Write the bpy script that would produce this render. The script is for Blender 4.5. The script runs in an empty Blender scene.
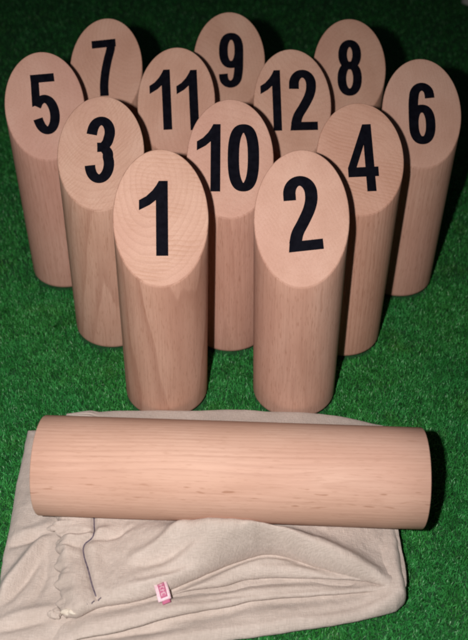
import bpy, math, random
import numpy as np
from mathutils import Matrix, Vector, Euler

MM = 0.001
sc = bpy.context.scene
col = sc.collection
rng = np.random.default_rng(7)

# ------------------------------------------------------------------ camera
CAM_H, PITCH, ROLL, F_PX = 434.787 * MM, 0.707855, 0.00447, 831.278
cam_d = bpy.data.cameras.new('camera')
cam = bpy.data.objects.new('camera', cam_d)
col.objects.link(cam)
cp, sp = math.cos(PITCH), math.sin(PITCH)
Fw = Vector((0, cp, -sp)); R0 = Vector((1, 0, 0)); U0 = Vector((0, sp, cp))
cr, sr = math.cos(ROLL), math.sin(ROLL)
Rt = R0 * cr + U0 * sr
Up = U0 * cr - R0 * sr
cam.matrix_world = Matrix(((Rt.x, Up.x, -Fw.x, 0), (Rt.y, Up.y, -Fw.y, 0), (Rt.z, Up.z, -Fw.z, CAM_H), (0, 0, 0, 1)))
cam_d.sensor_fit = 'HORIZONTAL'
cam_d.sensor_width = 36
cam_d.lens = F_PX / 468 * 36
cam_d.clip_start = 0.01
cam_d.clip_end = 50
cam_d.dof.use_dof = True
cam_d.dof.focus_distance = 0.54
cam_d.dof.aperture_fstop = 16
sc.camera = cam

# ------------------------------------------------------------------ light: the camera's own flash in an unlit place
w = bpy.data.worlds.new('World')
sc.world = w
w.use_nodes = True
w.node_tree.nodes['Background'].inputs[0].default_value = (0.75, 0.85, 1.0, 1)
w.node_tree.nodes['Background'].inputs[1].default_value = 0.018
fl_d = bpy.data.lights.new('camera_flash', 'SPOT')
fl_d.energy = 12.6
fl_d.color = (1.0, 0.965, 0.95)
fl_d.shadow_soft_size = 0.006
fl_d.spot_size = math.radians(105)
fl_d.spot_blend = 1.0
fl = bpy.data.objects.new('camera_flash', fl_d)
col.objects.link(fl)
fl.location = cam.matrix_world.translation + Rt * -0.052 + Up * 0.012
fl.rotation_euler = (Fw * -1 + Up * 0.16 + Rt * 0.10).to_track_quat('Z', 'Y').to_euler()
sc.view_settings.view_transform = 'Standard'
sc.view_settings.look = 'None'
sc.view_settings.exposure = 0.0
sc.view_settings.gamma = 1.0
try:
    sc.cycles.filter_width = 1.9
    sc.cycles.max_bounces = 6
except Exception:
    pass

# ------------------------------------------------------------------ helpers
def link_mesh(name, verts, faces, mats, parent=None, smooth=True, mat_idx=None, sharp=None):
    me = bpy.data.meshes.new(name)
    me.from_pydata([tuple(v) for v in verts], [], faces)
    me.update()
    o = bpy.data.objects.new(name, me)
    for m in (mats if isinstance(mats, (list, tuple)) else [mats]):
        me.materials.append(m)
    if mat_idx is not None:
        me.polygons.foreach_set('material_index', mat_idx)
    me.polygons.foreach_set('use_smooth', [smooth] * len(me.polygons))
    col.objects.link(o)
    if parent:
        o.parent = parent
    return o

def tag(o, label=None, cat=None, group=None, kind=None):
    if label: o['label'] = label
    if cat: o['category'] = cat
    if group: o['group'] = group
    if kind: o['kind'] = kind
    return o

def nodes_of(name):
    m = bpy.data.materials.new(name)
    m.use_nodes = True
    nt = m.node_tree
    return m, nt, nt.nodes['Principled BSDF']

class NB:
    def __init__(s, nt): s.nt = nt
    def n(s, t, **k):
        x = s.nt.nodes.new(t)
        for a, b in k.items(): setattr(x, a, b)
        return x
    def l(s, a, b): s.nt.links.new(a, b)
    def put(s, v, sock):
        if hasattr(v, 'is_output') or hasattr(v, 'links'): s.l(v, sock)
        else: sock.default_value = v
    def math(s, op, a, b=0.0, c=None, clamp=False):
        x = s.n('ShaderNodeMath', operation=op, use_clamp=clamp)
        s.put(a, x.inputs[0]); s.put(b, x.inputs[1])
        if c is not None: s.put(c, x.inputs[2])
        return x.outputs[0]
    def mapping(s, v, sc_=(1, 1, 1), loc=(0, 0, 0), rot=(0, 0, 0)):
        x = s.n('ShaderNodeMapping')
        s.l(v, x.inputs[0])
        x.inputs['Scale'].default_value = sc_
        x.inputs['Location'].default_value = loc
        x.inputs['Rotation'].default_value = rot
        return x.outputs[0]
    def noise(s, v, scale, detail=3, rough=0.55, dist=0.0):
        x = s.n('ShaderNodeTexNoise')
        s.l(v, x.inputs['Vector'])
        x.inputs['Scale'].default_value = scale
        x.inputs['Detail'].default_value = detail
        x.inputs['Roughness'].default_value = rough
        x.inputs['Distortion'].default_value = dist
        return x.outputs['Fac']
    def ramp(s, v, stops):
        x = s.n('ShaderNodeValToRGB')
        s.l(v, x.inputs[0])
        e = x.color_ramp.elements
        while len(e) < len(stops): e.new(0.5)
        for el, (p, c) in zip(e, stops):
            el.position = p
            el.color = (*c, 1) if len(c) == 3 else c
        return x.outputs[0]
    def mix(s, f, a, b, mode='MIX'):
        x = s.n('ShaderNodeMix', data_type='RGBA', blend_type=mode)
        s.put(f, x.inputs[0])
        for v, k in ((a, 6), (b, 7)):
            if isinstance(v, tuple): x.inputs[k].default_value = (*v, 1)
            else: s.l(v, x.inputs[k])
        return x.outputs[2]

# ------------------------------------------------------------------ wood
def wood(name, seed, axis='Z', face=False, saw=0.0, saw_rot=0.0, tint=(1, 1, 1), fleck=0.5, ring_amt=0.5, ring_far=False, pale=0.0, axis_at=None, freq=None, band=None):
    m, nt, b = nodes_of(name)
    N = NB(nt)
    r = random.Random(seed)
    tc = N.n('ShaderNodeTexCoord').outputs['Object']
    # bring the grain direction onto Z
    base = N.mapping(tc, rot=(0, 0, 0) if axis == 'Z' else (0, math.radians(90), 0))
    off = (r.uniform(-9, 9), r.uniform(-9, 9), r.uniform(-9, 9))
    ang = r.uniform(0, 6.28)
    dist = r.uniform(0.05, 0.075) if ring_far else r.uniform(0.022, 0.05)
    tilt = r.uniform(-0.05, 0.05)
    tilt2 = r.uniform(-0.05, 0.05)
    if axis_at: ang, dist, tilt, tilt2 = axis_at
    p = N.mapping(base, loc=(math.cos(ang) * dist, math.sin(ang) * dist, 0), rot=(tilt, tilt2, 0))
    warp = N.n('ShaderNodeTexNoise'); N.l(N.mapping(base, sc_=(14, 14, 5), loc=off), warp.inputs['Vector'])
    warp.inputs['Scale'].default_value = 1.0; warp.inputs['Detail'].default_value = 2
    wv = N.n('ShaderNodeVectorMath', operation='MULTIPLY_ADD')
    N.l(warp.outputs['Color'], wv.inputs[0]); wv.inputs[1].default_value = (0.009, 0.009, 0.0); N.l(p, wv.inputs[2])
    sx = N.n('ShaderNodeSeparateXYZ'); N.l(wv.outputs[0], sx.inputs[0])
    rad = N.math('SQRT', N.math('ADD', N.math('MULTIPLY', sx.outputs[0], sx.outputs[0]), N.math('MULTIPLY', sx.outputs[1], sx.outputs[1])))
    jit = N.noise(N.mapping(base, sc_=(60, 60, 3), loc=off), 1.0, 2)
    ph = N.math('ADD', N.math('MULTIPLY', rad, freq or r.uniform(290, 380)), N.math('MULTIPLY', jit, 1.2))
    saww = N.math('FRACT', ph)
    ring = N.math('MULTIPLY', N.math('POWER', saww, 3.0), N.math('SUBTRACT', 1.0, N.math('POWER', saww, 24.0)))
    # rings are uneven: a slow noise fades them in and out
    ringmod = N.noise(N.mapping(base, sc_=(20, 20, 5), loc=off), 1.0, 2)
    ring = N.math('MULTIPLY', ring, N.math('MULTIPLY', ringmod, ring_amt * 1.75))
    fib = N.noise(N.mapping(base, sc_=(900, 900, 26), loc=off), 1.0, 3, 0.6)
    blot = N.noise(N.mapping(base, sc_=(42, 42, 13), loc=off), 1.0, 3, 0.5)
    broad = N.noise(N.mapping(base, sc_=(16, 16, 6), loc=(off[1], off[2], off[0])), 1.0, 2, 0.5)
    c = N.ramp(blot, [(0.28, (0.595, 0.355, 0.258)), (0.5, (0.675, 0.423, 0.318)), (0.75, (0.74, 0.497, 0.385))])
    c = N.mix(N.math('MULTIPLY', N.ramp(broad, [(0.40, (0, 0, 0)), (0.68, (1, 1, 1))]), 0.45), c, (0.61, 0.335, 0.265))
    c = N.mix(ring, c, (0.42, 0.215, 0.150))
    c = N.mix(N.math('MULTIPLY', N.ramp(fib, [(0.45, (0, 0, 0)), (0.8, (1, 1, 1))]), 0.46 if not face else 0.22), c, (0.42, 0.225, 0.16))
    # ray flecks, short dark dashes of the beech, only on some flanks
    fl_ = N.noise(N.mapping(base, sc_=(520, 520, 95), loc=off), 1.0, 1, 0.4)
    fmask = N.noise(N.mapping(base, sc_=(26, 26, 4), loc=(off[2], off[0], off[1])), 1.0, 1)
    if band:
        bs = N.n('ShaderNodeSeparateXYZ'); N.l(tc, bs.inputs[0])
        dt = N.math('ADD', N.math('MULTIPLY', bs.outputs[1], band[0] / 0.0295), N.math('MULTIPLY', bs.outputs[2], band[1] / 0.0295))
        bm = N.ramp(dt, [(0.955, (0, 0, 0)), (0.985, (1, 1, 1))])
        fmask = N.math('ADD', N.math('MULTIPLY', bm, 0.32), N.math('MULTIPLY', fmask, 0.60))
    fk = N.math('MULTIPLY', N.ramp(fl_, [(0.66, (0, 0, 0)), (0.74, (1, 1, 1))]), N.ramp(fmask, [(0.44, (0, 0, 0)), (0.58, (1, 1, 1))]))
    c = N.mix(N.math('MULTIPLY', fk, fleck), c, (0.33, 0.14, 0.075))
    po = N.noise(N.mapping(base, sc_=(1500, 1500, 150), loc=off), 1.0, 1, 0.4)
    c = N.mix(N.math('MULTIPLY', N.ramp(po, [(0.60, (0, 0, 0)), (0.70, (1, 1, 1))]), 0.0 if face else (0.26 if band else 0.36)), c, (0.36, 0.17, 0.10))
    bump_h = N.math('ADD', N.math('MULTIPLY', fib, 0.6), N.math('MULTIPLY', fk, -0.6))
    if face:
        # sawn slanted face: paler, with faint wavy lines left by the blade
        sv = N.mapping(tc, rot=(0, 0, saw_rot))
        sy = N.n('ShaderNodeSeparateXYZ'); N.l(sv, sy.inputs[0])
        wn = N.noise(N.mapping(sv, sc_=(22, 22, 22), loc=off), 1.0, 2)
        lin = N.math('ADD', N.math('MULTIPLY', sy.outputs[1], 560), N.math('MULTIPLY', wn, 5.0))
        lin = N.math('POWER', N.math('FRACT', lin), 2.2)
        lm = N.noise(N.mapping(sv, sc_=(45, 70, 45), loc=(off[1], off[0], 0)), 1.0, 3)
        lin = N.math('MULTIPLY', lin, N.ramp(lm, [(0.38, (0, 0, 0)), (0.66, (1, 1, 1))]))
        c = N.mix(N.math('MULTIPLY', lin, 0.65 * saw), c, (0.45, 0.215, 0.12))
        pores = N.noise(N.mapping(tc, sc_=(1500, 1500, 1500)), 1.0, 1)
        c = N.mix(N.math('MULTIPLY', N.ramp(pores, [(0.5, (0, 0, 0)), (0.72, (1, 1, 1))]), 0.28), c, (0.44, 0.215, 0.12))
        bump_h = N.math('ADD', bump_h, N.math('MULTIPLY', lin, -0.8))
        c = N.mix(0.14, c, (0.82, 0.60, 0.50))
    if pale: c = N.mix(pale, c, (0.80, 0.57, 0.47))
    c = N.mix(1.0, c, tint, 'MULTIPLY')
    N.l(c, b.inputs['Base Color'])
    b.inputs['Roughness'].default_value = 0.62
    b.inputs['Specular IOR Level'].default_value = 0.2
    bp = N.n('ShaderNodeBump'); bp.inputs['Strength'].default_value = 0.25; bp.inputs['Distance'].default_value = 0.0003
    N.l(bump_h, bp.inputs['Height']); N.l(bp.outputs[0], b.inputs['Normal'])
    return m

def black_paint():
    m, nt, b = nodes_of('black_number_paint')
    N = NB(nt)
    tc = N.n('ShaderNodeTexCoord').outputs['Object']
    c = N.ramp(N.noise(tc, 260, 3), [(0.3, (0.002, 0.002, 0.005)), (0.75, (0.006, 0.006, 0.011))])
    N.l(c, b.inputs['Base Color'])
    b.inputs['Roughness'].default_value = 0.75
    b.inputs['Specular IOR Level'].default_value = 0.06
    return m
PAINT = black_paint()

# ------------------------------------------------------------------ ground and turf
def mat_underlay():
    m, nt, b = nodes_of('turf_backing')
    N = NB(nt)
    tc = N.n('ShaderNodeTexCoord').outputs['Object']
    c = N.ramp(N.noise(tc, 220, 4), [(0.3, (0.008, 0.06, 0.014)), (0.7, (0.018, 0.12, 0.03))])
    N.l(c, b.inputs['Base Color']); b.inputs['Roughness'].default_value = 0.9
    return m

def mat_blades():
    m, nt, b = nodes_of('turf_fibre')
    N = NB(nt)
    at = N.n('ShaderNodeAttribute', attribute_name='shade').outputs['Fac']
    tc = N.n('ShaderNodeTexCoord').outputs['Object']
    c = N.ramp(at, [(0.0, (0.030, 0.180, 0.026)), (0.5, (0.042, 0.285, 0.055)), (0.93, (0.080, 0.42, 0.105)), (1.0, (0.30, 0.58, 0.28))])
    patch = N.noise(tc, 16, 4, 0.6)
    c = N.mix(N.ramp(patch, [(0.42, (0, 0, 0)), (0.68, (0.6, 0.6, 0.6))]), c, (0.024, 0.25, 0.068))
    p2 = N.noise(N.mapping(tc, loc=(3, 7, 1)), 30, 4, 0.6)
    c = N.mix(N.ramp(p2, [(0.55, (0, 0, 0)), (0.75, (0.5, 0.5, 0.5))]), c, (0.085, 0.190, 0.024))
    p3 = N.noise(N.mapping(tc, loc=(1, 2, 5)), 95, 3, 0.6)
    c = N.mix(N.ramp(p3, [(0.34, (0.75, 0.75, 0.75)), (0.54, (0, 0, 0))]), c, (0.020, 0.165, 0.028))
    c = N.mix(N.ramp(p3, [(0.58, (0, 0, 0)), (0.74, (0.55, 0.55, 0.55))]), c, (0.075, 0.36, 0.095))
    N.l(c, b.inputs['Base Color'])
    b.inputs['Roughness'].default_value = 0.42
    b.inputs['Specular IOR Level'].default_value = 0.35
    return m

PINS = [  # number, x, y, turn, cut slope, lean
 (1, -48.89, 429.87, -0.0468, 0.8163, 0.0229), (2, 43.81, 430.02, 0.0229, 0.8196, -0.016),
 (3, -95.7, 503.03, 0.0120, 0.7530, 0.0294), (4, 84.54, 494.34, -0.0426, 0.7291, -0.0021),
 (5, -143.55, 577.35, -0.1497, 0.7921, 0.0069), (6, 138.12, 567.49, -0.0297, 0.7882, 0.0013),
 (7, -104.51, 645.16, 0.0377, 0.7958, -0.0019), (8, 92.82, 646.15, 0.0084, 0.7859, 0),
 (9, -4.97, 660.0, 0.0008, 0.7853, 0), (10, -3.11, 499.07, 0.0001, 0.7812, 0),
 (11, -44.62, 586.75, 0.0257, 0.7970, 0), (12, 43.45, 584.21, -0.0554, 0.8051, 0)]

gm = bpy.data.meshes.new('ground')
S = 5.0
gm.from_pydata([(-S, -S, -0.005), (S, -S, -0.005), (S, S, -0.005), (-S, S, -0.005)], [], [(0, 1, 2, 3)])
gm.materials.append(mat_underlay())
ground = bpy.data.objects.new('ground', gm); col.objects.link(ground)
tag(ground, 'dark green backing of the artificial turf, fading to black behind the pins', 'ground', kind='structure')

def blades():
    def area(x0, x1, y0, y1, dens):
        n = int((x1 - x0) * (y1 - y0) / 100 * dens)
        return np.stack([rng.uniform(x0, x1, n), rng.uniform(y0, y1, n)], 1)
    P = np.concatenate([area(-280, 280, 190, 560, 105), area(-340, 340, 560, 860, 55), area(-480, 480, 860, 1420, 12),
                        area(-700, -280, 190, 560, 20), area(280, 700, 190, 560, 20), area(-700, 700, -60, 190, 16), area(-700, -340, 560, 860, 16), area(340, 700, 560, 860, 16), area(-800, -480, 860, 1420, 9), area(480, 800, 860, 1420, 9)])
    keep = np.ones(len(P), bool)
    for (_, x, y, *_r) in PINS:
        keep &= (P[:, 0] - x) ** 2 + (P[:, 1] - y) ** 2 > 29.3 ** 2
    keep &= ~((P[:, 0] > -133) & (P[:, 0] < 96) & (P[:, 1] > 255) & (P[:, 1] < 384))
    P = P[keep]
    n = len(P)
    az = rng.uniform(0, 2 * np.pi, n)
    L = rng.uniform(3.0, 5.4, n) * (0.85 + 0.3 * rng.random(n))
    wd = rng.uniform(0.38, 0.70, n)
    lean = rng.uniform(0.1, 1.35, n)
    face = az + rng.uniform(-1.0, 1.0, n)
    side = np.stack([-np.sin(face), np.cos(face), np.zeros(n)], 1)
    d = np.stack([np.cos(az), np.sin(az), np.zeros(n)], 1)
    base = np.stack([P[:, 0], P[:, 1], np.full(n, -5.0)], 1)
    a1 = lean * 0.35; a2 = lean * 1.5
    up = np.array([0, 0, 1.0])
    p1 = base + (d * np.sin(a1)[:, None] + up * np.cos(a1)[:, None]) * (L * 0.55)[:, None]
    p2 = p1 + (d * np.sin(a2)[:, None] + up * np.maximum(np.cos(a2), -0.2)[:, None]) * (L * 0.45)[:, None]
    h = (wd / 2)[:, None]
    V = np.stack([base - side * h, base + side * h, p1 - side * h, p1 + side * h, p2 - side * h * .55, p2 + side * h * .55], 1).reshape(-1, 3) * MM
    i0 = np.arange(n) * 6
    Q = np.stack([i0, i0 + 1, i0 + 3, i0 + 2, i0 + 2, i0 + 3, i0 + 5, i0 + 4], 1).reshape(-1)
    me = bpy.data.meshes.new('turf')
    me.vertices.add(len(V)); me.vertices.foreach_set('co', V.astype(np.float32).ravel())
    me.loops.add(len(Q)); me.loops.foreach_set('vertex_index', Q.astype(np.int32))
    me.polygons.add(2 * n)
    me.polygons.foreach_set('loop_start', (np.arange(2 * n) * 4).astype(np.int32))
    me.update(calc_edges=True)
    at = me.attributes.new('shade', 'FLOAT', 'POINT')
    sh = rng.beta(2.2, 2.4, n); sh[rng.random(n) < 0.012] = 1.0
    at.data.foreach_set('value', np.repeat(sh, 6).astype(np.float32))
    me.materials.append(mat_blades())
    o = bpy.data.objects.new('turf', me); col.objects.link(o)
    tag(o, 'short green artificial grass under and all around the pins', 'artificial grass', kind='stuff')
blades()

def paving():
    m, nt, b = nodes_of('pale_paving')
    N = NB(nt)
    tc = N.n('ShaderNodeTexCoord').outputs['Object']
    N.l(N.ramp(N.noise(tc, 40, 4), [(0.3, (0.50, 0.48, 0.44)), (0.7, (0.66, 0.64, 0.58))]), b.inputs['Base Color'])
    b.inputs['Roughness'].default_value = 0.8
    # slab with a rounded near corner
    out = [(0.338, 1.62), (0.338, 1.245)]
    for k in range(9):
        a = math.radians(180 + 90 * k / 8)
        out.append((0.350 + 0.018 * math.cos(a), 1.232 + 0.014 * math.sin(a)))
    out += [(0.75, 1.218), (0.75, 1.62)]
    rings = [(-0.004, 0), (0.006, 0), (0.009, 0.003)]
    cx, cy = 0.54, 1.42
    V = []; Fc = []
    n = len(out)
    for z, ins in rings:
        for x, y in out:
            d = math.hypot(cx - x, cy - y)
            V.append((x + (cx - x) / d * ins, y + (cy - y) / d * ins, z))
    for k in range(len(rings) - 1):
        for i in range(n):
            j = (i + 1) % n
            Fc.append((k * n + i, k * n + j, (k + 1) * n + j, (k + 1) * n + i))
    Fc.append(tuple(range((len(rings) - 1) * n, len(rings) * n)))
    o = link_mesh('pavement', V, Fc, m, smooth=False)
    tag(o, 'pale grey paving corner at the far edge of the turf', 'pavement', kind='structure')
paving()

# ------------------------------------------------------------------ numerals (all in millimetres on a 46.5 mm tall box)
def crom(pts, n=10):
    P = [np.array(p, float) for p in pts]
    P = [2 * P[0] - P[1]] + P + [2 * P[-1] - P[-2]]
    out = []
    for i in range(1, len(P) - 2):
        for k in range(n):
            t = k / n
            a, b, c, d = P[i - 1], P[i], P[i + 1], P[i + 2]
            out.append(0.5 * ((2 * b) + (-a + c) * t + (2 * a - 5 * b + 4 * c - d) * t * t + (-a + 3 * b - 3 * c + d) * t ** 3))
    out.append(P[-2])
    return out
WV, WH = 7.15, 6.1
def stroke(pts, closed=False, smooth=True, wv=WV, wh=WH):
    P = crom(pts) if smooth else [np.array(p, float) for p in pts]
    L, Rr = [], []
    n = len(P)
    for i in range(n):
        a = P[i - 1] if (i > 0 or closed) else P[i]
        c = P[(i + 1) % n] if (i < n - 1 or closed) else P[i]
        t = (c - a); t = t / (np.linalg.norm(t) + 1e-9)
        wd = math.hypot(wv * t[1], wh * t[0])
        nn = np.array([-t[1], t[0]])
        L.append(P[i] + nn * wd / 2); Rr.append(P[i] - nn * wd / 2)
    return ('strip', L, Rr, closed)
def ring(cx, cy, rx, ry, e=2.35, n=72):
    P = []
    for k in range(n):
        a = 2 * math.pi * k / n
        c, s = math.cos(a), math.sin(a)
        P.append((cx + rx * math.copysign(abs(c) ** (2 / e), c), cy + ry * math.copysign(abs(s) ** (2 / e), s)))
    return stroke(P, closed=True, smooth=False)
def poly(*p): return ('poly', [np.array(q, float) for q in p])
def arc(cx, cy, rx, ry, a0, a1, n=10):
    return [(cx + rx * math.cos(math.radians(a0 + (a1 - a0) * k / n)), cy + ry * math.sin(math.radians(a0 + (a1 - a0) * k / n))) for k in range(n + 1)]
six = [stroke([(6.2, 11.6), (5.9, 14.6)] + arc(0.4, 12.6, 5.9, 7.6, 35, 168, 8) + [(-6.1, 8), (-6.3, 0), (-6.3, -6), (-6.2, -10)]), ring(0, -8.3, 6.25, 11.9)]
def turned(shapes):
    out = []
    for s in shapes:
        if s[0] == 'strip': out.append(('strip', [-p for p in s[1]], [-p for p in s[2]], s[3]))
        else: out.append(('poly', [-p for p in s[1]]))
    return out
G = {
 '0': [ring(0, 0, 6.3, 20.2, 2.5)],
 '1': [poly((3.4, 23.2), (8.9, 23.2), (8.9, -23.3), (1.5, -23.3), (1.5, 13.2)), poly((1.5, 11.2), (-2.2, 8.3), (-8.9, 5.0), (-8.9, 11.2), (-4.5, 13.6), (-0.6, 17.2), (1.8, 20.4), (3.4, 23.2), (1.52, 13.0))],
 '2': [stroke([(-6.3, 8.6), (-6.2, 11.5)] + arc(0, 12.0, 6.2, 8.2, 168, 0, 9) + [(5.8, 7.2), (3.9, 1.6), (0.2, -5.2), (-3.9, -12.0), (-5.9, -18.6)]),
       poly((-10, -23.3), (10, -23.3), (10, -16.9), (-9.0, -16.9))],
 '3': [stroke([(-6.4, 10.4), (-6.0, 13.2)] + arc(-0.1, 12.0, 5.9, 8.2, 155, -20, 9) + [(4.2, 5.0), (1.6, 2.3), (-2.2, 1.8)]),
       stroke([(-2.2, 1.4), (1.8, 1.4), (4.9, -1.6)] + arc(-0.1, -10.2, 6.4, 10.0, 30, -160, 11) + [(-6.5, -11.2)])],
 '4': [poly((1.5, 23.3), (7.3, 23.3), (8.2, -23.3), (2.0, -23.3)), poly((-10, -13.2), (10.5, -13.0), (10.5, -6.4), (-10, -6.6)),
       poly((-10, -6.8), (-4.2, -6.8), (2.6, 11.6), (3.2, 23.28), (1.5, 23.28))],
 '5': [poly((-8.6, 23.2), (9.0, 23.2), (9.0, 16.9), (-8.6, 16.9)), poly((-8.6, 17.5), (-2.6, 17.5), (-3.4, 0.4), (-9.6, -1.2)),
       stroke([(-6.4, -1.2), (-4.2, 2.2), (-0.6, 4.2)] + arc(0, -8.0, 6.4, 12.0, 68, -155, 12) + [(-6.4, -10.6)])],
 '6': six,
 '7': [poly((-10, 23.2), (10, 23.2), (10, 16.9), (-10, 16.9)), stroke([(6.0, 19.2), (5.2, 14.5), (2.2, 6), (-0.6, -4), (-2.4, -14), (-2.9, -23.2)])],
 '8': [ring(0, 11.0, 5.7, 9.3, 2.15), ring(0, -9.0, 6.3, 11.2, 2.2)],
 '9': turned(six),
}
def digit_mesh(ch, ox, oy, rot, sx, sy, a, h, parent):
    """one numeral as a thin raised film on the slanted face"""
    V, Fc = [], []
    cR, sR = math.cos(rot), math.sin(rot)
    ca, sa = math.cos(a), math.sin(a)
    c0z = h - 29.5 * math.tan(a)
    def place(p, n):
        x, y = p[0] * sx, p[1] * sy
        x, y = x * cR - y * sR + ox, x * sR + y * cR + oy
        return ((x) * MM, (y * ca - n * sa) * MM, (c0z + y * sa + n * ca) * MM)
    for k, s in enumerate(G[ch]):
        top = 0.16 + 0.025 * k
        if s[0] == 'strip':
            L, Rr, closed = s[1:]
            n = len(L); b = len(V)
            for i in range(n):
                V += [place(L[i], top), place(Rr[i], top), place(L[i], -0.1), place(Rr[i], -0.1)]
            for i in range(n if closed else n - 1):
                j = (i + 1) % n; p, q = b + 4 * i, b + 4 * j
                Fc += [(p, p + 1, q + 1, q), (p, q, q + 2, p + 2), (p + 1, p + 3, q + 3, q + 1)]
            if not closed:
                Fc += [(b, b + 2, b + 3, b + 1)]
                e = b + 4 * (n - 1); Fc += [(e, e + 1, e + 3, e + 2)]
        else:
            P = s[1]; n = len(P); b = len(V)
            V += [place(p, top) for p in P] + [place(p, -0.1) for p in P]
            Fc.append(tuple(range(b, b + n)))
            for i in range(n):
                j = (i + 1) % n; Fc.append((b + i, b + j, b + n + j, b + n + i))
    return link_mesh('digit', V, Fc, PAINT, parent, smooth=False)

# ------------------------------------------------------------------ the pins
PH, PR = 181.76, 29.5
def pin_body(a, mats, parent, seed, hgt=PH):
    n = 144
    V, Fc, mi = [], [], []
    r_ = random.Random(seed)
    def add_loop(rad, zf):
        b = len(V)
        for k in range(n):
            t = 2 * math.pi * k / n
            x, y = rad * math.cos(t), rad * math.sin(t)
            V.append((x * MM, y * MM, zf(x, y) * MM))
        return b
    cut = lambda x, y: hgt - (PR - y) * math.tan(a)
    loops = [(PR - 9, lambda x, y: 0.0, 0), (PR - 3.4, lambda x, y: 0.0, 0), (PR - 1.9, lambda x, y: 0.5, 0), (PR - 0.8, lambda x, y: 1.6, 0), (PR - 0.15, lambda x, y: 3.0, 0), (PR, lambda x, y: 4.4, 0)]
    for f in (0.15, 0.3, 0.45, 0.6, 0.75, 0.9):
        loops.append((PR, (lambda f: lambda x, y: 4.4 + (cut(x, y) - 1.0 - 4.4) * f)(f), 0))
    loops += [(PR, lambda x, y: cut(x, y) - 0.9, 0), (PR - 0.10, lambda x, y: cut(x, y) - 0.45, 0), (PR - 0.35, lambda x, y: cut(x, y) - 0.12, 0), (PR - 0.7, cut, 1)]
    for f in (0.9, 0.7, 0.45, 0.2):
        loops.append((PR * f, cut, 1))
    bs = [add_loop(r, z) for r, z, _ in loops]
    for q in range(len(bs) - 1):
        for k in range(n):
            j = (k + 1) % n
            Fc.append((bs[q] + k, bs[q] + j, bs[q + 1] + j, bs[q + 1] + k))
            mi.append(1 if loops[q][2] == 1 else 0)
    c = len(V); V.append((0, 0, cut(0, 0) * MM))
    for k in range(n): Fc.append((bs[-1] + k, bs[-1] + (k + 1) % n, c)); mi.append(1)
    Fc.append(tuple(reversed(range(bs[0], bs[0] + n)))); mi.append(0)
    return link_mesh('body', V, Fc, mats, parent, mat_idx=mi)

LOOK = {
 1: dict(label='wooden pin marked 1, front left pin standing at the edge of the cloth bag', saw=1.0, rot=0.05, ring=0.95, axis=(-1.70, 0.012, 0.042, 0.008), freq=300, tint=(1.0, 0.985, 0.96)),
 2: dict(label='wooden pin marked 2, front right pin beside pin 1', saw=0.25, rot=0.9, ring=0.22, tint=(0.99, 0.95, 0.94)),
 3: dict(label='wooden pin marked 3 standing behind pin 1 and in front of pin 5', saw=0.6, rot=-0.7, ring=0.6, tint=(0.98, 0.95, 0.92)),
 4: dict(label='wooden pin marked 4 with fine saw lines, standing behind pin 2', saw=0.9, rot=0.25, ring=0.5, tint=(1.0, 0.93, 0.88)),
 5: dict(label='wooden pin marked 5 at the left end of the group', saw=0.2, rot=0.4, ring=0.3, tint=(1.0, 0.93, 0.93)),
 6: dict(label='wooden pin marked 6 at the right end of the group', saw=0.2, rot=1.3, ring=0.3, tint=(1.0, 0.95, 0.93)),
 7: dict(label='wooden pin marked 7 in the back row behind pins 5 and 3', saw=0.15, rot=1.57, ring=0.5, tint=(0.98, 0.90, 0.86)),
 8: dict(label='wooden pin marked 8 in the back row behind pins 12 and 4', saw=0.15, rot=0.5, ring=0.4, tint=(0.98, 0.92, 0.87)),
 9: dict(label='wooden pin marked 9 in the middle of the back row', saw=0.15, rot=0.2, ring=0.5, tint=(0.97, 0.91, 0.86)),
 10: dict(label='wooden pin marked 10 in the middle, behind and between pins 1 and 2', saw=0.2, rot=0.6, ring=0.4, tint=(1.0, 0.93, 0.92)),
 11: dict(label='wooden pin marked 11 standing between pins 3, 7 and 9', saw=0.25, rot=1.45, ring=0.5, tint=(0.98, 0.91, 0.87)),
 12: dict(label='wooden pin marked 12 standing between pins 10, 4 and 8', saw=0.25, rot=1.2, ring=0.5, tint=(0.98, 0.92, 0.88)),
}
DIG = {  # character, x offset, y offset, turn (deg), x scale
 1: [('1', -4.4, -0.3, 0, 1)], 2: [('2', 0.4, 3.2, 6.5, 1.08)], 3: [('3', -0.3, 2.2, 0, 1)], 4: [('4', 1.3, 0.6, 1.0, 1.0)],
 5: [('5', 0.2, 1.2, 2.0, 1.0)], 6: [('6', 0.1, -0.1, 0, 1)], 7: [('7', -0.3, 0.5, 7, 0.98)], 8: [('8', 0.2, 0.3, 0, 1)],
 9: [('9', 1.6, 0.3, 0, 1.02)], 10: [('1', -14.6, 0.5, 0, 0.9), ('0', 9.0, 0.5, 0, 1.08)],
 11: [('1', -11.9, 0.8, 4.0, 0.9), ('1', 8.6, 0.9, 4.0, 0.9)], 12: [('1', -16.2, 2.9, 0, 0.86), ('2', 8.2, 2.8, 0, 1.05)]}
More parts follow.
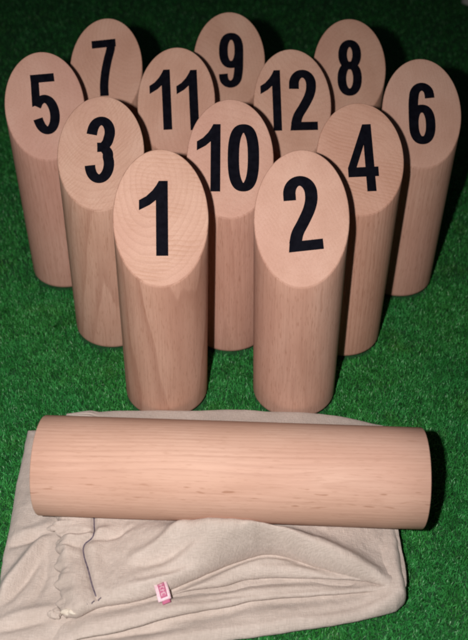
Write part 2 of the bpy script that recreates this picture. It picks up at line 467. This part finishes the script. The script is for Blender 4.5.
for (num, x, y, turn, a, lean) in PINS:
    e = bpy.data.objects.new('wooden_pin', None)
    e.empty_display_size = 0.02
    col.objects.link(e)
    e.location = (x * MM, y * MM, -0.0008)
    e.rotation_euler = (Matrix.Rotation(lean, 3, 'Y') @ Matrix.Rotation(-turn, 3, 'Z')).to_euler()
    k = LOOK[num]
    tag(e, k['label'], 'wooden pin', 'numbered wooden pins standing on the turf')
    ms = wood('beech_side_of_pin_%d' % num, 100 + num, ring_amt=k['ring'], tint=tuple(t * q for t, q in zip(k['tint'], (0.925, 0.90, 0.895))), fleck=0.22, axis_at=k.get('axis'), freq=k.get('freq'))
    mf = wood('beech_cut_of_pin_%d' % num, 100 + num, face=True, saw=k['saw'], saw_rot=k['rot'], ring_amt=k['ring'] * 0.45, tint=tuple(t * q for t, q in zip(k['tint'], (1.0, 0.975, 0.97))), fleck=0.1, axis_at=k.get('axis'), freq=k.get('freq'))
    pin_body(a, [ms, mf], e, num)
    for ch, ox, oy, rt, sx in DIG[num]:
        digit_mesh(ch, ox, oy, math.radians(rt), sx, 1.0, a, PH, e)

# ------------------------------------------------------------------ the throwing stick, lying on the bag
def stick():
    n = 160
    Ls = 224.0
    prof = [(0, PR - 8), (0, PR - 0.6), (0.12, PR - 0.25), (0.5, PR)]
    ring_list = prof + [(Ls * f, PR) for f in (0.1, 0.25, 0.4, 0.5, 0.6, 0.75, 0.9)] + [(Ls - z, r) for z, r in reversed(prof)]
    V, Fc = [], []
    for z, r in ring_list:
        for k in range(n):
            t = 2 * math.pi * k / n
            V.append(((z - Ls / 2) * MM, r * math.cos(t) * MM, r * math.sin(t) * MM))
    m = len(ring_list)
    for q in range(m - 1):
        for k in range(n):
            j = (k + 1) % n
            Fc.append((q * n + k, (q + 1) * n + k, (q + 1) * n + j, q * n + j))
    Fc.append(tuple(range(n))); Fc.append(tuple(reversed(range((m - 1) * n, m * n))))
    el, rt = math.radians(24), math.radians(205)
    wy, wz = -math.cos(el), math.sin(el)
    BAND = (wy * math.cos(rt) + wz * math.sin(rt), -wy * math.sin(rt) + wz * math.cos(rt))
    o = link_mesh('throwing_stick', V, Fc, wood('beech_stick', 41, axis='X', ring_amt=0.48, fleck=0.75, freq=430, band=BAND, ring_far=True, pale=0.12, tint=(0.97, 0.935, 0.91)))
    o.location = (-1.5 * MM, 315.5 * MM, 47 * MM)
    o.rotation_euler = (math.radians(205), 0, math.radians(-2.2))
    tag(o, 'smooth unmarked round wooden stick lying across the beige cloth bag', 'wooden stick')
stick()

# ------------------------------------------------------------------ the cloth bag
def vnoise(x, y, seed):
    r = np.random.default_rng(seed)
    T = r.uniform(-1, 1, (64, 64))
    xi = np.floor(x).astype(int); yi = np.floor(y).astype(int)
    fx = x - xi; fy = y - yi
    fx = fx * fx * fx * (fx * (fx * 6 - 15) + 10); fy = fy * fy * fy * (fy * (fy * 6 - 15) + 10)
    g = lambda a, b: T[a % 64, b % 64]
    return (g(xi, yi) * (1 - fx) + g(xi + 1, yi) * fx) * (1 - fy) + (g(xi, yi + 1) * (1 - fx) + g(xi + 1, yi + 1) * fx) * fy
def fbm(x, y, s, seed, o=4):
    v = 0; a = 1
    for k in range(o):
        v = v + a * vnoise(x / s * 2 ** k + 11.3 * k, y / s * 2 ** k - 7.1 * k, seed + k); a *= 0.5
    return v
def seg_dist(X, Y, pts):
    """distance to a polyline and how far along it (0..1)"""
    best = np.full(X.shape, 1e9); along = np.zeros(X.shape)
    P = np.array(pts, float)
    ln = np.concatenate([[0], np.cumsum(np.hypot(*(P[1:] - P[:-1]).T))])
    for i in range(len(P) - 1):
        a, b = P[i], P[i + 1]
        d = b - a; L2 = d @ d + 1e-9
        t = np.clip(((X - a[0]) * d[0] + (Y - a[1]) * d[1]) / L2, 0, 1)
        ds = np.hypot(X - a[0] - t * d[0], Y - a[1] - t * d[1])
        k = ds < best
        best = np.where(k, ds, best); along = np.where(k, (ln[i] + t * (ln[i + 1] - ln[i])) / ln[-1], along)
    return best, along
def crease(X, Y, pts, amp, wid, taper=True):
    pts = crom(pts, 6)
    d, t = seg_dist(X, Y, pts)
    e = np.exp(-(d / wid) ** 2)
    if taper: e = e * np.clip(np.sin(np.pi * np.clip(t, 0.02, 0.98)), 0, 1) ** 0.6
    return amp * e
def resample(pts, s, smooth=True):
    P = np.array(crom(pts, 12) if smooth and len(pts) > 2 else pts, float)
    ln = np.concatenate([[0], np.cumsum(np.hypot(*(P[1:] - P[:-1]).T))]); ln /= ln[-1]
    return np.stack([np.interp(s, ln, P[:, 0]), np.interp(s, ln, P[:, 1])], 1)
def edge_param(n):
    t = np.linspace(0, 1, n)
    return 0.62 * (0.5 - 0.5 * np.cos(np.pi * t)) + 0.38 * t
def layer(bottom, top, left, right, hfun, zmid, zlow, rr, nu, nv, left_wave=None):
    """one fold of cloth: a Coons patch with a rounded, tucked-under rim"""
    s = edge_param(nu); t = edge_param(nv)
    B, T_, L, R_ = resample(bottom, s), resample(top, s), resample(left, t), resample(right, t)
    S_, Tt = s[None, :, None], t[:, None, None]
    C = (1 - Tt) * B[None] + Tt * T_[None] + (1 - S_) * L[:, None] + S_ * R_[:, None] \
        - ((1 - S_) * (1 - Tt) * B[0] + S_ * (1 - Tt) * B[-1] + (1 - S_) * Tt * T_[0] + S_ * Tt * T_[-1])
    X, Y = C[..., 0].copy(), C[..., 1].copy()
    # slightly uneven rims
    jx = fbm(X, Y, 26, 91) * 0.7; jy = fbm(X + 50, Y, 26, 92) * 0.7
    X += jx; Y += jy
    if left_wave is not None: X += left_wave(X, Y, s[None, :])
    out = np.concatenate([np.stack([X[0], Y[0]], 1), np.stack([X[1:, -1], Y[1:, -1]], 1), np.stack([X[-1, -2::-1], Y[-1, -2::-1]], 1), np.stack([X[-2:0:-1, 0], Y[-2:0:-1, 0]], 1)])
    D = np.empty(X.shape)
    close = np.concatenate([out, out[:1]])
    step = 1
    D, _ = seg_dist(X, Y, close[::step] if (len(close) - 1) % step == 0 else np.concatenate([close[::step], close[-1:]]))
    H = hfun(X, Y)
    k = np.clip(D / rr, 0, 1)
    prof = np.sqrt(np.clip(1 - (1 - k) ** 2, 0, 1))
    zm = np.minimum(zmid, H - 1.0)
    Z = zm + (H - zm) * prof
    nvv, nuu = X.shape
    V = np.stack([X, Y, Z], -1).reshape(-1, 3)
    idx = np.arange(nvv * nuu).reshape(nvv, nuu)
    F = [(idx[i, j], idx[i, j + 1], idx[i + 1, j + 1], idx[i + 1, j]) for i in range(nvv - 1) for j in range(nuu - 1)]
    rim = np.concatenate([idx[0], idx[1:, -1], idx[-1, -2::-1], idx[-2:0:-1, 0]])
    base = V[rim]
    Pn = np.roll(base, -4, 0) - np.roll(base, 4, 0)
    nrm = np.stack([-Pn[:, 1], Pn[:, 0]], 1); nrm /= (np.linalg.norm(nrm, axis=1)[:, None] + 1e-9)
    prev = rim
    Vs = [V]; cnt = len(V)
    for ang in (30, 60, 90):
        a = math.radians(ang)
        q = base.copy(); q[:, :2] += nrm * (1 - math.cos(a)) * min(rr, 4.0)
        q[:, 2] = base[:, 2] - np.maximum(base[:, 2] - zlow, 0.5) * math.sin(a)
        Vs.append(q); cur = np.arange(cnt, cnt + len(q)); cnt += len(q)
        m = len(cur)
        F += [(prev[i], cur[i], cur[(i + 1) % m], prev[(i + 1) % m]) for i in range(m)]
        prev = cur
    return np.concatenate(Vs), F

def ss(x, a, b):
    t = np.clip((x - a) / (b - a), 0, 1); return t * t * (3 - 2 * t)
def wr(X, Y, amp=1.0, seed=5):
    return amp * (0.9 * fbm(X, Y * 1.6, 46, seed) + 0.35 * fbm(X, Y, 13, seed + 9, 3) + 0.17 * fbm(X, Y, 4.5, seed + 19, 2))

def h1(X, Y):
    z = 7.5 + 8.5 * ss(X, 70, 100) * ss(-Y, -330, -275) + wr(X, Y, 0.9, 5)
    for pts, a, wd in [([(-136, 254), (-127, 270), (-119, 286), (-112, 302)], 6.0, 3.8), ([(-131, 250), (-121, 266), (-113, 284)], -3.0, 2.6),
                       ([(-136, 290), (-124, 294), (-108, 301)], -3.0, 2.2), ([(-136, 296), (-124, 300), (-110, 307)], 2.0, 3.0),
                       ([(-132, 240), (-118, 246), (-98, 250)], 2.4, 3.0), ([(-132, 234), (-116, 239), (-100, 243)], -2.0, 2.4),
                       ([(-126, 330), (-130, 310), (-124, 290)], 1.8, 5), ([(-113, 252), (-109, 270), (-112, 290)], -2.4, 2.6),
                       ([(-100, 232), (-60, 236), (-20, 240)], -1.6, 2.2), ([(-70, 226), (-30, 233), (20, 240), (60, 247)], 1.5, 3.4),
                       ([(40, 246), (62, 250), (84, 256)], -1.4, 2.5)]:
        z = z + crease(X, Y, pts, a, wd)
    z += crease(X, Y, [(-103, 227), (-67, 234), (-35, 243), (-2, 250), (15, 254), (61, 258), (84, 259)], -4.0, 5.0)
    return z
def h2(X, Y):
    z = 11.8 + 3.5 * ss(X, 60, 95) + wr(X, Y, 0.9, 25)
    z += crease(X, Y, [(-90, 234), (-40, 247), (0, 256), (50, 263)], 1.8, 3.5)
    z += crease(X, Y, [(-60, 244), (-20, 252), (30, 258), (60, 261)], -1.6, 2.2) + crease(X, Y, [(-40, 239), (0, 252), (40, 257)], 1.3, 2.6)
    z += crease(X, Y, [(-97, 242), (-73, 248), (-57, 251.5), (-41, 256.6), (-24, 264), (-5, 273.5), (10, 280), (20.5, 282), (33, 279.5), (50, 273), (67, 266.5), (83, 262)], -5.0, 4.5) + crease(X, Y, [(-38, 256), (-7, 261), (10, 266), (38, 267), (61, 266), (82, 264)], -4.5, 5.0)
    z -= 5.5 * np.exp(-(((X - 86) / 6.5) ** 2 + ((Y - 266) / 3.2) ** 2))
    z -= 12.0 * ss(X, 52, 84) * ss(Y, 264, 277)
    return z
def h3(X, Y):
    z = 15.2 + 2.0 * ss(X, 60, 95) + wr(X, Y, 0.7, 45)
    z += crease(X, Y, [(-20, 264), (10, 270), (45, 271), (76, 269)], 1.8, 3.0)
    z += crease(X, Y, [(-5, 268), (20, 276), (40, 277)], 2.6, 2.8)
    z += crease(X, Y, [(-97, 242), (-73, 248), (-57, 251.5), (-41, 256.6), (-24, 264), (-5, 273.5), (10, 280), (20.5, 282), (33, 279.5), (50, 273), (67, 266.5), (83, 262)], -6.0, 4.5)
    z -= 5.5 * np.exp(-(((X - 86) / 6.5) ** 2 + ((Y - 266) / 3.2) ** 2))
    z -= 13.0 * ss(X, 50, 82) * ss(Y, 266, 279)
    return z
def h4(X, Y):
    z = 14.0 + 3.5 * ss(X, -105, -75) + wr(X, Y, 1.15, 65)
    z -= 7.0 * ss(X, 62, 101) * ss(-Y, -345, -292)      # the flap falls away at its right end
    z = np.where(Y > 335, z * (1 - ss(Y, 335, 372)) + (12.5 - 2.0 * ss(Y, 372, 398) + wr(X, Y, 0.25, 65)) * ss(Y, 335, 372), z)
    # cloth pushed up in front of the stick
    d, t = seg_dist(X, Y, crom([(-66, 293), (-40, 288), (-14, 285), (8, 284.5), (34, 282), (58, 276), (80, 267)], 6))
    front = Y < np.interp(X, [-66, -40, -14, 8, 34, 58, 80], [293, 288, 285, 284.5, 282, 276, 267])
    z += np.exp(-(d / np.where(front, 12.0, 9.0)) ** 2) * np.interp(t, [0, 0.18, 0.35, 0.52, 0.75, 1], [0, 10, 24, 23, 10, 3.5])
    z += 5.0 * np.exp(-((Y - 306) / 13.0) ** 2) * ss(X, -70, -30) * ss(-X, -96, -60)
    z += crease(X, Y, [(-70, 256), (-40, 264), (-6, 281), (12, 288)], 3.5, 6.0) + crease(X, Y, [(24, 288), (48, 281), (66, 274), (88, 264)], 3.0, 5.0)
    # folds on the flap
    for pts, a, wd in [([(-60, 274), (-44, 280), (-32, 288), (-24, 292)], 4.5, 3.6), ([(-56, 270), (-40, 273), (-24, 279), (-12, 278)], -3.0, 3.0),
                       ([(-22, 276), (-2, 284), (18, 292), (36, 295)], -1.8, 5),
                       ([(-24, 268), (-4, 275), (10, 281), (30, 281)], -2.4, 2.6), ([(-62, 255), (-36, 260), (-14, 269), (0, 277)], 2.4, 2.8),
                       ([(-58, 260), (-34, 266), (-16, 275)], -1.6, 2.6),
                       ([(-66, 298), (-74, 280), (-66, 262)], -1.4, 4.5), ([(56, 302), (74, 293), (90, 278)], -1.2, 7)]:
        z = z + crease(X, Y, pts, a, wd)
    # gathered mouth: short pleats at the frayed rim, and the channel the cord runs in
    cd, _ = seg_dist(X, Y, CORD)
    left = ss(-X, 74, 84)
    z += left * 1.7 * np.sin(Y * 0.50 + 1.3 * np.sin(Y * 0.21 + 0.10 * X) + 0.7) * ss(-X, 84, 104)
    z += left * 0.5 * np.sin(Y * 1.35 + 0.15 * X + 2.0 * np.sin(Y * 0.4)) * ss(-X, 90, 104)
    z += left * 1.5 * ss(-X, 92, 99)
    z += 3.6 * np.exp(-((cd - 9.0) / 6.5) ** 2) * left
    z -= 2.0 * np.exp(-(cd / 1.5) ** 2)
    z += crease(X, Y, [(-110, 289), (-98, 292.5), (-84, 293)], -3.6, 1.6) + crease(X, Y, [(-106, 282), (-97, 287), (-88, 289), (-80, 293), (-70, 298)], 2.6, 2.4)
    z += crease(X, Y, [(-84, 287), (-70, 291), (-58, 297)], -2.0, 1.8)
    return z
CORD = [tuple(p) for p in crom([(-85.4, 312.0), (-83.6, 300), (-82.6, 290.5), (-87.6, 285.2), (-86.8, 278.5), (-83.0, 269), (-79.2, 258.5), (-75.6, 250.6)], 8)]

def mat_cloth():
    m, nt, b = nodes_of('natural_linen')
    N = NB(nt)
    tc = N.n('ShaderNodeTexCoord').outputs['Object']
    c = N.ramp(N.noise(tc, 30, 4, 0.6), [(0.3, (0.560, 0.465, 0.403)), (0.7, (0.680, 0.575, 0.508))])
    wx = N.noise(N.mapping(tc, sc_=(2600, 260, 300)), 1.0, 2)
    wy = N.noise(N.mapping(tc, sc_=(260, 2600, 300)), 1.0, 2)
    wv = N.math('ADD', wx, wy)
    c = N.mix(N.math('MULTIPLY', N.ramp(N.math('MULTIPLY', wv, 0.5), [(0.42, (0, 0, 0)), (0.60, (1, 1, 1))]), 0.35), c, (0.42, 0.34, 0.285))
    N.l(c, b.inputs['Base Color'])
    b.inputs['Roughness'].default_value = 0.92
    b.inputs['Specular IOR Level'].default_value = 0.12
    b.inputs['Sheen Weight'].default_value = 0.15
    bp = N.n('ShaderNodeBump'); bp.inputs['Strength'].default_value = 0.7; bp.inputs['Distance'].default_value = 0.0006
    N.l(wv, bp.inputs['Height']); N.l(bp.outputs[0], b.inputs['Normal'])
    return m
CLOTH = mat_cloth()

def bag():
    root = bpy.data.objects.new('cloth_bag', None); root.empty_display_size = 0.02
    col.objects.link(root); root.location = (0, 0.31, 0)
    tag(root, 'crumpled beige linen drawstring bag lying flat under the wooden stick', 'cloth bag')
    off = np.array([0, 310.0, 0])
    def put(name, V, F, mat=CLOTH, lab=None):
        o = link_mesh(name, (V - off) * MM, F, mat, root)
        if lab: o['label'] = lab
        return o
    # under sheet
    V, F = layer([(-133, 214), (-100, 218), (-60, 223), (-28, 228), (10, 234), (49, 240.5), (77, 246), (93, 251)],
                 [(-141.5, 385), (-100, 386), (0, 386), (101, 383)],
                 [(-133, 214), (-134, 245), (-136.3, 272), (-137, 289), (-138.5, 310), (-140, 334), (-141, 358), (-141.5, 385)],
                 [(93, 251), (99.5, 257), (100.5, 265), (100, 275), (101, 302), (101, 340), (101, 383)], h1, 3.5, 0.2, 6.0, 300, 200)
    put('bag_back', V, F)
    V, F = layer([(-128, 226), (-103, 227), (-67, 234), (-35, 243), (-2, 250), (15, 254), (61, 258), (90, 258.5)],
                 [(-128, 300), (-60, 310), (20, 310), (84, 306)], [(-128, 226), (-130, 260), (-128, 300)], [(90, 258.5), (93, 264), (91, 282), (84, 306)],
                 lambda X, Y: h2(X, Y) - 9.0 * ss(-X, 75, 122), 9.6, 6.5, 3.2, 260, 110)
    put('lower_fold', V, F)
    V, F = layer([(-62, 246), (-38, 256), (-7, 261), (10, 266), (38, 267), (61, 266), (86, 262.5)],
                 [(-70, 305), (-20, 310), (40, 310), (82, 306)], [(-62, 246), (-68, 275), (-70, 305)], [(86, 262.5), (90, 268), (89, 284), (82, 306)],
                 lambda X, Y: h3(X, Y) - 5.0 * ss(-X, 25, 66), 12.0, 9.0, 2.6, 240, 100)
    put('middle_fold', V, F)
    wave = lambda X, Y, s: np.clip(1 - s * 12, 0, 1) * (2.6 + 1.7 * np.sin(Y * 0.50) + 0.7 * np.sin(Y * 1.1 + 1.0)) * (Y < 312)
    V, F = layer([(-97.5, 241.5), (-86, 242), (-73.5, 248), (-57, 251.5), (-41, 256.6), (-24, 264), (-5, 273.5), (10, 280), (20.5, 282), (33, 279.5), (50, 273), (67, 266.5), (83, 261.5), (92, 258.5)],
                 [(-116, 397), (-58, 399.5), (46, 398.5), (103, 386)], [(-97.5, 241.5), (-101.5, 256), (-105, 273), (-107, 290), (-111, 306), (-113, 340), (-116, 397)],
                 [(92, 258.5), (99.5, 262), (101.5, 275), (101, 300), (101, 340), (103, 386)], h4, 13.2, 8.0, 4.2, 420, 330, wave)
    put('upper_flap', V, F)
    # drawstring
    def tube(pts, rad, seg=8):
        P = np.array(pts, float); V = []; F = []
        for i, p in enumerate(P):
            t = P[min(i + 1, len(P) - 1)] - P[max(i - 1, 0)]; t /= np.linalg.norm(t) + 1e-9
            sd = np.cross(t, [0, 0, 1.0]); sd /= np.linalg.norm(sd) + 1e-9; up = np.cross(sd, t)
            for k in range(seg):
                a = 2 * np.pi * k / seg
                V.append(p + rad * (sd * np.cos(a) + up * np.sin(a)))
        for i in range(len(P) - 1):
            for k in range(seg):
                F.append((i * seg + k, i * seg + (k + 1) % seg, (i + 1) * seg + (k + 1) % seg, (i + 1) * seg + k))
        return np.array(V), F
    cx = np.array([p[0] for p in CORD]); cy = np.array([p[1] for p in CORD])
    z = h4(cx, cy) + 0.15
    m, nt, b = nodes_of('dark_cord'); N = NB(nt)
    c = N.ramp(N.noise(N.n('ShaderNodeTexCoord').outputs['Object'], 700, 2), [(0.35, (0.060, 0.045, 0.075)), (0.65, (0.17, 0.13, 0.16))])
    N.l(c, b.inputs['Base Color']); b.inputs['Roughness'].default_value = 0.8
    z[-3:] -= np.linspace(0.4, 2.0, 3); z += 0.15
    V, F = tube(np.stack([cx, cy, z], 1), 0.42)
    put('drawstring', V, F, m, 'thin dark cord running through the gathered mouth')
    # torn-looking ruffles and the pale knot at the mouth
    def ruffle(name, cx_, cy_, cz, rx, ry, rz, seed, mat=CLOTH, lab=None):
        nu_, nv_ = 40, 24
        u = np.linspace(0, 2 * np.pi, nu_, endpoint=False); v = np.linspace(0.02, np.pi - 0.02, nv_)
        U, Vv = np.meshgrid(u, v)
        d = 1 + 0.34 * fbm(np.cos(U) * 1.4 + 9 + np.cos(Vv) * 1.2, np.sin(U) * 1.4 + 9, 1.3, seed, 2)
        X = cx_ + rx * d * np.sin(Vv) * np.cos(U); Y = cy_ + ry * d * np.sin(Vv) * np.sin(U); Z = cz + rz * d * np.cos(Vv)
        P = np.stack([X, Y, Z], -1).reshape(-1, 3)
        F_ = [(i * nu_ + j, (i + 1) * nu_ + j, (i + 1) * nu_ + (j + 1) % nu_, i * nu_ + (j + 1) % nu_) for i in range(nv_ - 1) for j in range(nu_)]
        put(name, P, F_, mat, lab)
    m2, nt2, b2 = nodes_of('pale_thread'); N2 = NB(nt2)
    N2.l(N2.ramp(N2.noise(N2.n('ShaderNodeTexCoord').outputs['Object'], 500, 2), [(0.3, (0.62, 0.52, 0.42)), (0.7, (0.78, 0.70, 0.60))]), b2.inputs['Base Color'])
    b2.inputs['Roughness'].default_value = 0.9
    ruffle('knot', -89.5, 243.2, 14.4, 4.0, 2.0, 2.2, 3, m2, 'pale knotted end at the lower corner of the mouth')
    ruffle('ruffle', -98.8, 243.6, 11.6, 4.4, 2.6, 2.6, 4)
    ruffle('ruffle', -107.5, 298.0, 14.4, 4.0, 1.8, 2.0, 6)
    ruffle('ruffle', -101.5, 303.0, 15.0, 3.0, 1.5, 1.8, 8)
    # hem stitches along the flap's lower rim beside the cord
    Vh, Fh = [], []
    for (x, y) in [(-85, 243.6), (-81, 245.6), (-77.5, 247.4), (-74, 249.4), (-70.0, 250.8)]:
        v, f = tube([(x - 1.0, y - 0.5, 14.5), (x - 0.3, y + 0.2, 16.7), (x + 0.9, y + 0.9, 17.3)], 0.33, 6)
        b0 = sum(len(q) for q in Vh); Vh.append(v); Fh += [tuple(k + b0 for k in q) for q in f]
    put('stitching', np.concatenate(Vh), Fh, m)
    # sewn-in label: a folded pink ribbon standing out of the seam
    mw, ntw, bw = nodes_of('pink_white_ribbon'); Nw = NB(ntw)
    Nw.l(Nw.ramp(Nw.noise(Nw.n('ShaderNodeTexCoord').outputs['Object'], 900, 2), [(0.3, (0.78, 0.50, 0.56)), (0.7, (0.84, 0.66, 0.70))]), bw.inputs['Base Color'])
    bw.inputs['Roughness'].default_value = 0.6
    mp, ntp, bp_ = nodes_of('magenta_ribbon_print'); bp_.inputs['Base Color'].default_value = (0.50, 0.12, 0.22, 1); bp_.inputs['Roughness'].default_value = 0.6
    o0 = np.array([-41.2, 259.6, 17.6])
    ax = np.array([12.0, 4.6, 0.0]); ax /= np.linalg.norm(ax)             # along the seam
    dn = np.array([0.30, -0.90, -0.16]); dn /= np.linalg.norm(dn)         # down the ribbon
    nn = np.cross(dn, ax); nn = nn if nn[2] > 0 else -nn
    def rib(u0, u1, v0, v1, lift, nU=8, nV=14, thick=0.35):
        V_, F_ = [], []
        for sgn in (1, 0):
            for i in range(nV + 1):
                for j in range(nU + 1):
                    u = u0 + (u1 - u0) * j / nU; v = v0 + (v1 - v0) * i / nV
                    bow = 1.5 * math.sin(math.pi * min(v / 11.5, 1)) + 0.25 * math.sin(u * 0.9)
                    V_.append(o0 + ax * u + dn * v + nn * (bow + lift + (thick if sgn else 0)))
        M = (nU + 1) * (nV + 1)
        for i in range(nV):
            for j in range(nU):
                a_ = i * (nU + 1) + j
                F_.append((a_, a_ + 1, a_ + nU + 2, a_ + nU + 1)); F_.append((M + a_, M + a_ + nU + 1, M + a_ + nU + 2, M + a_ + 1))
        rimi = [j for j in range(nU + 1)] + [(i) * (nU + 1) + nU for i in range(1, nV + 1)] + [nV * (nU + 1) + j for j in range(nU - 1, -1, -1)] + [i * (nU + 1) for i in range(nV - 1, 0, -1)]
        for k in range(len(rimi)):
            a_, b_ = rimi[k], rimi[(k + 1) % len(rimi)]
            F_.append((a_, M + a_, M + b_, b_))
        return np.array(V_), F_
    V, F = rib(-3.7, 3.7, 0, 11.2, 1.0)
    tg = put('ribbon_tag', V, F, mw, 'small pink and white ribbon tag sewn into the seam')
    def sub(name, V, F, mat):
        o = link_mesh(name, (V - off) * MM, F, mat, tg); return o
    V, F = rib(-1.9, 2.0, 1.3, 9.8, 1.42, 6, 10, 0.12)
    sub('printed_band', V, F, mp)
    # the illegible woven marks of the band, running down it
    Vm, Fm = [], []; cnt = 0
    for (u0, u1, v0, v1) in [(-1.2, 1.3, 2.0, 2.4), (-0.2, 0.2, 2.4, 3.3), (-1.2, 1.3, 3.7, 4.1), (-1.2, -0.8, 4.1, 4.9), (0.9, 1.3, 4.1, 4.9), (-1.2, 1.3, 5.5, 5.9), (0.2, 0.6, 5.9, 6.8), (-1.2, 1.3, 7.2, 7.6), (-1.2, -0.8, 7.6, 8.6), (0.9, 1.3, 7.6, 8.6)]:
        v, f = rib(u0, u1, v0, v1, 1.56, 2, 2, 0.08)
        Vm.append(v); Fm += [tuple(k + cnt for k in q) for q in f]; cnt += len(v)
    sub('woven_mark', np.concatenate(Vm), Fm, mw)
    V, F = rib(-1.6, 3.0, 11.0, 12.8, 0.2, 6, 5)
    sub('ribbon_end', V, F, mp)
bag()
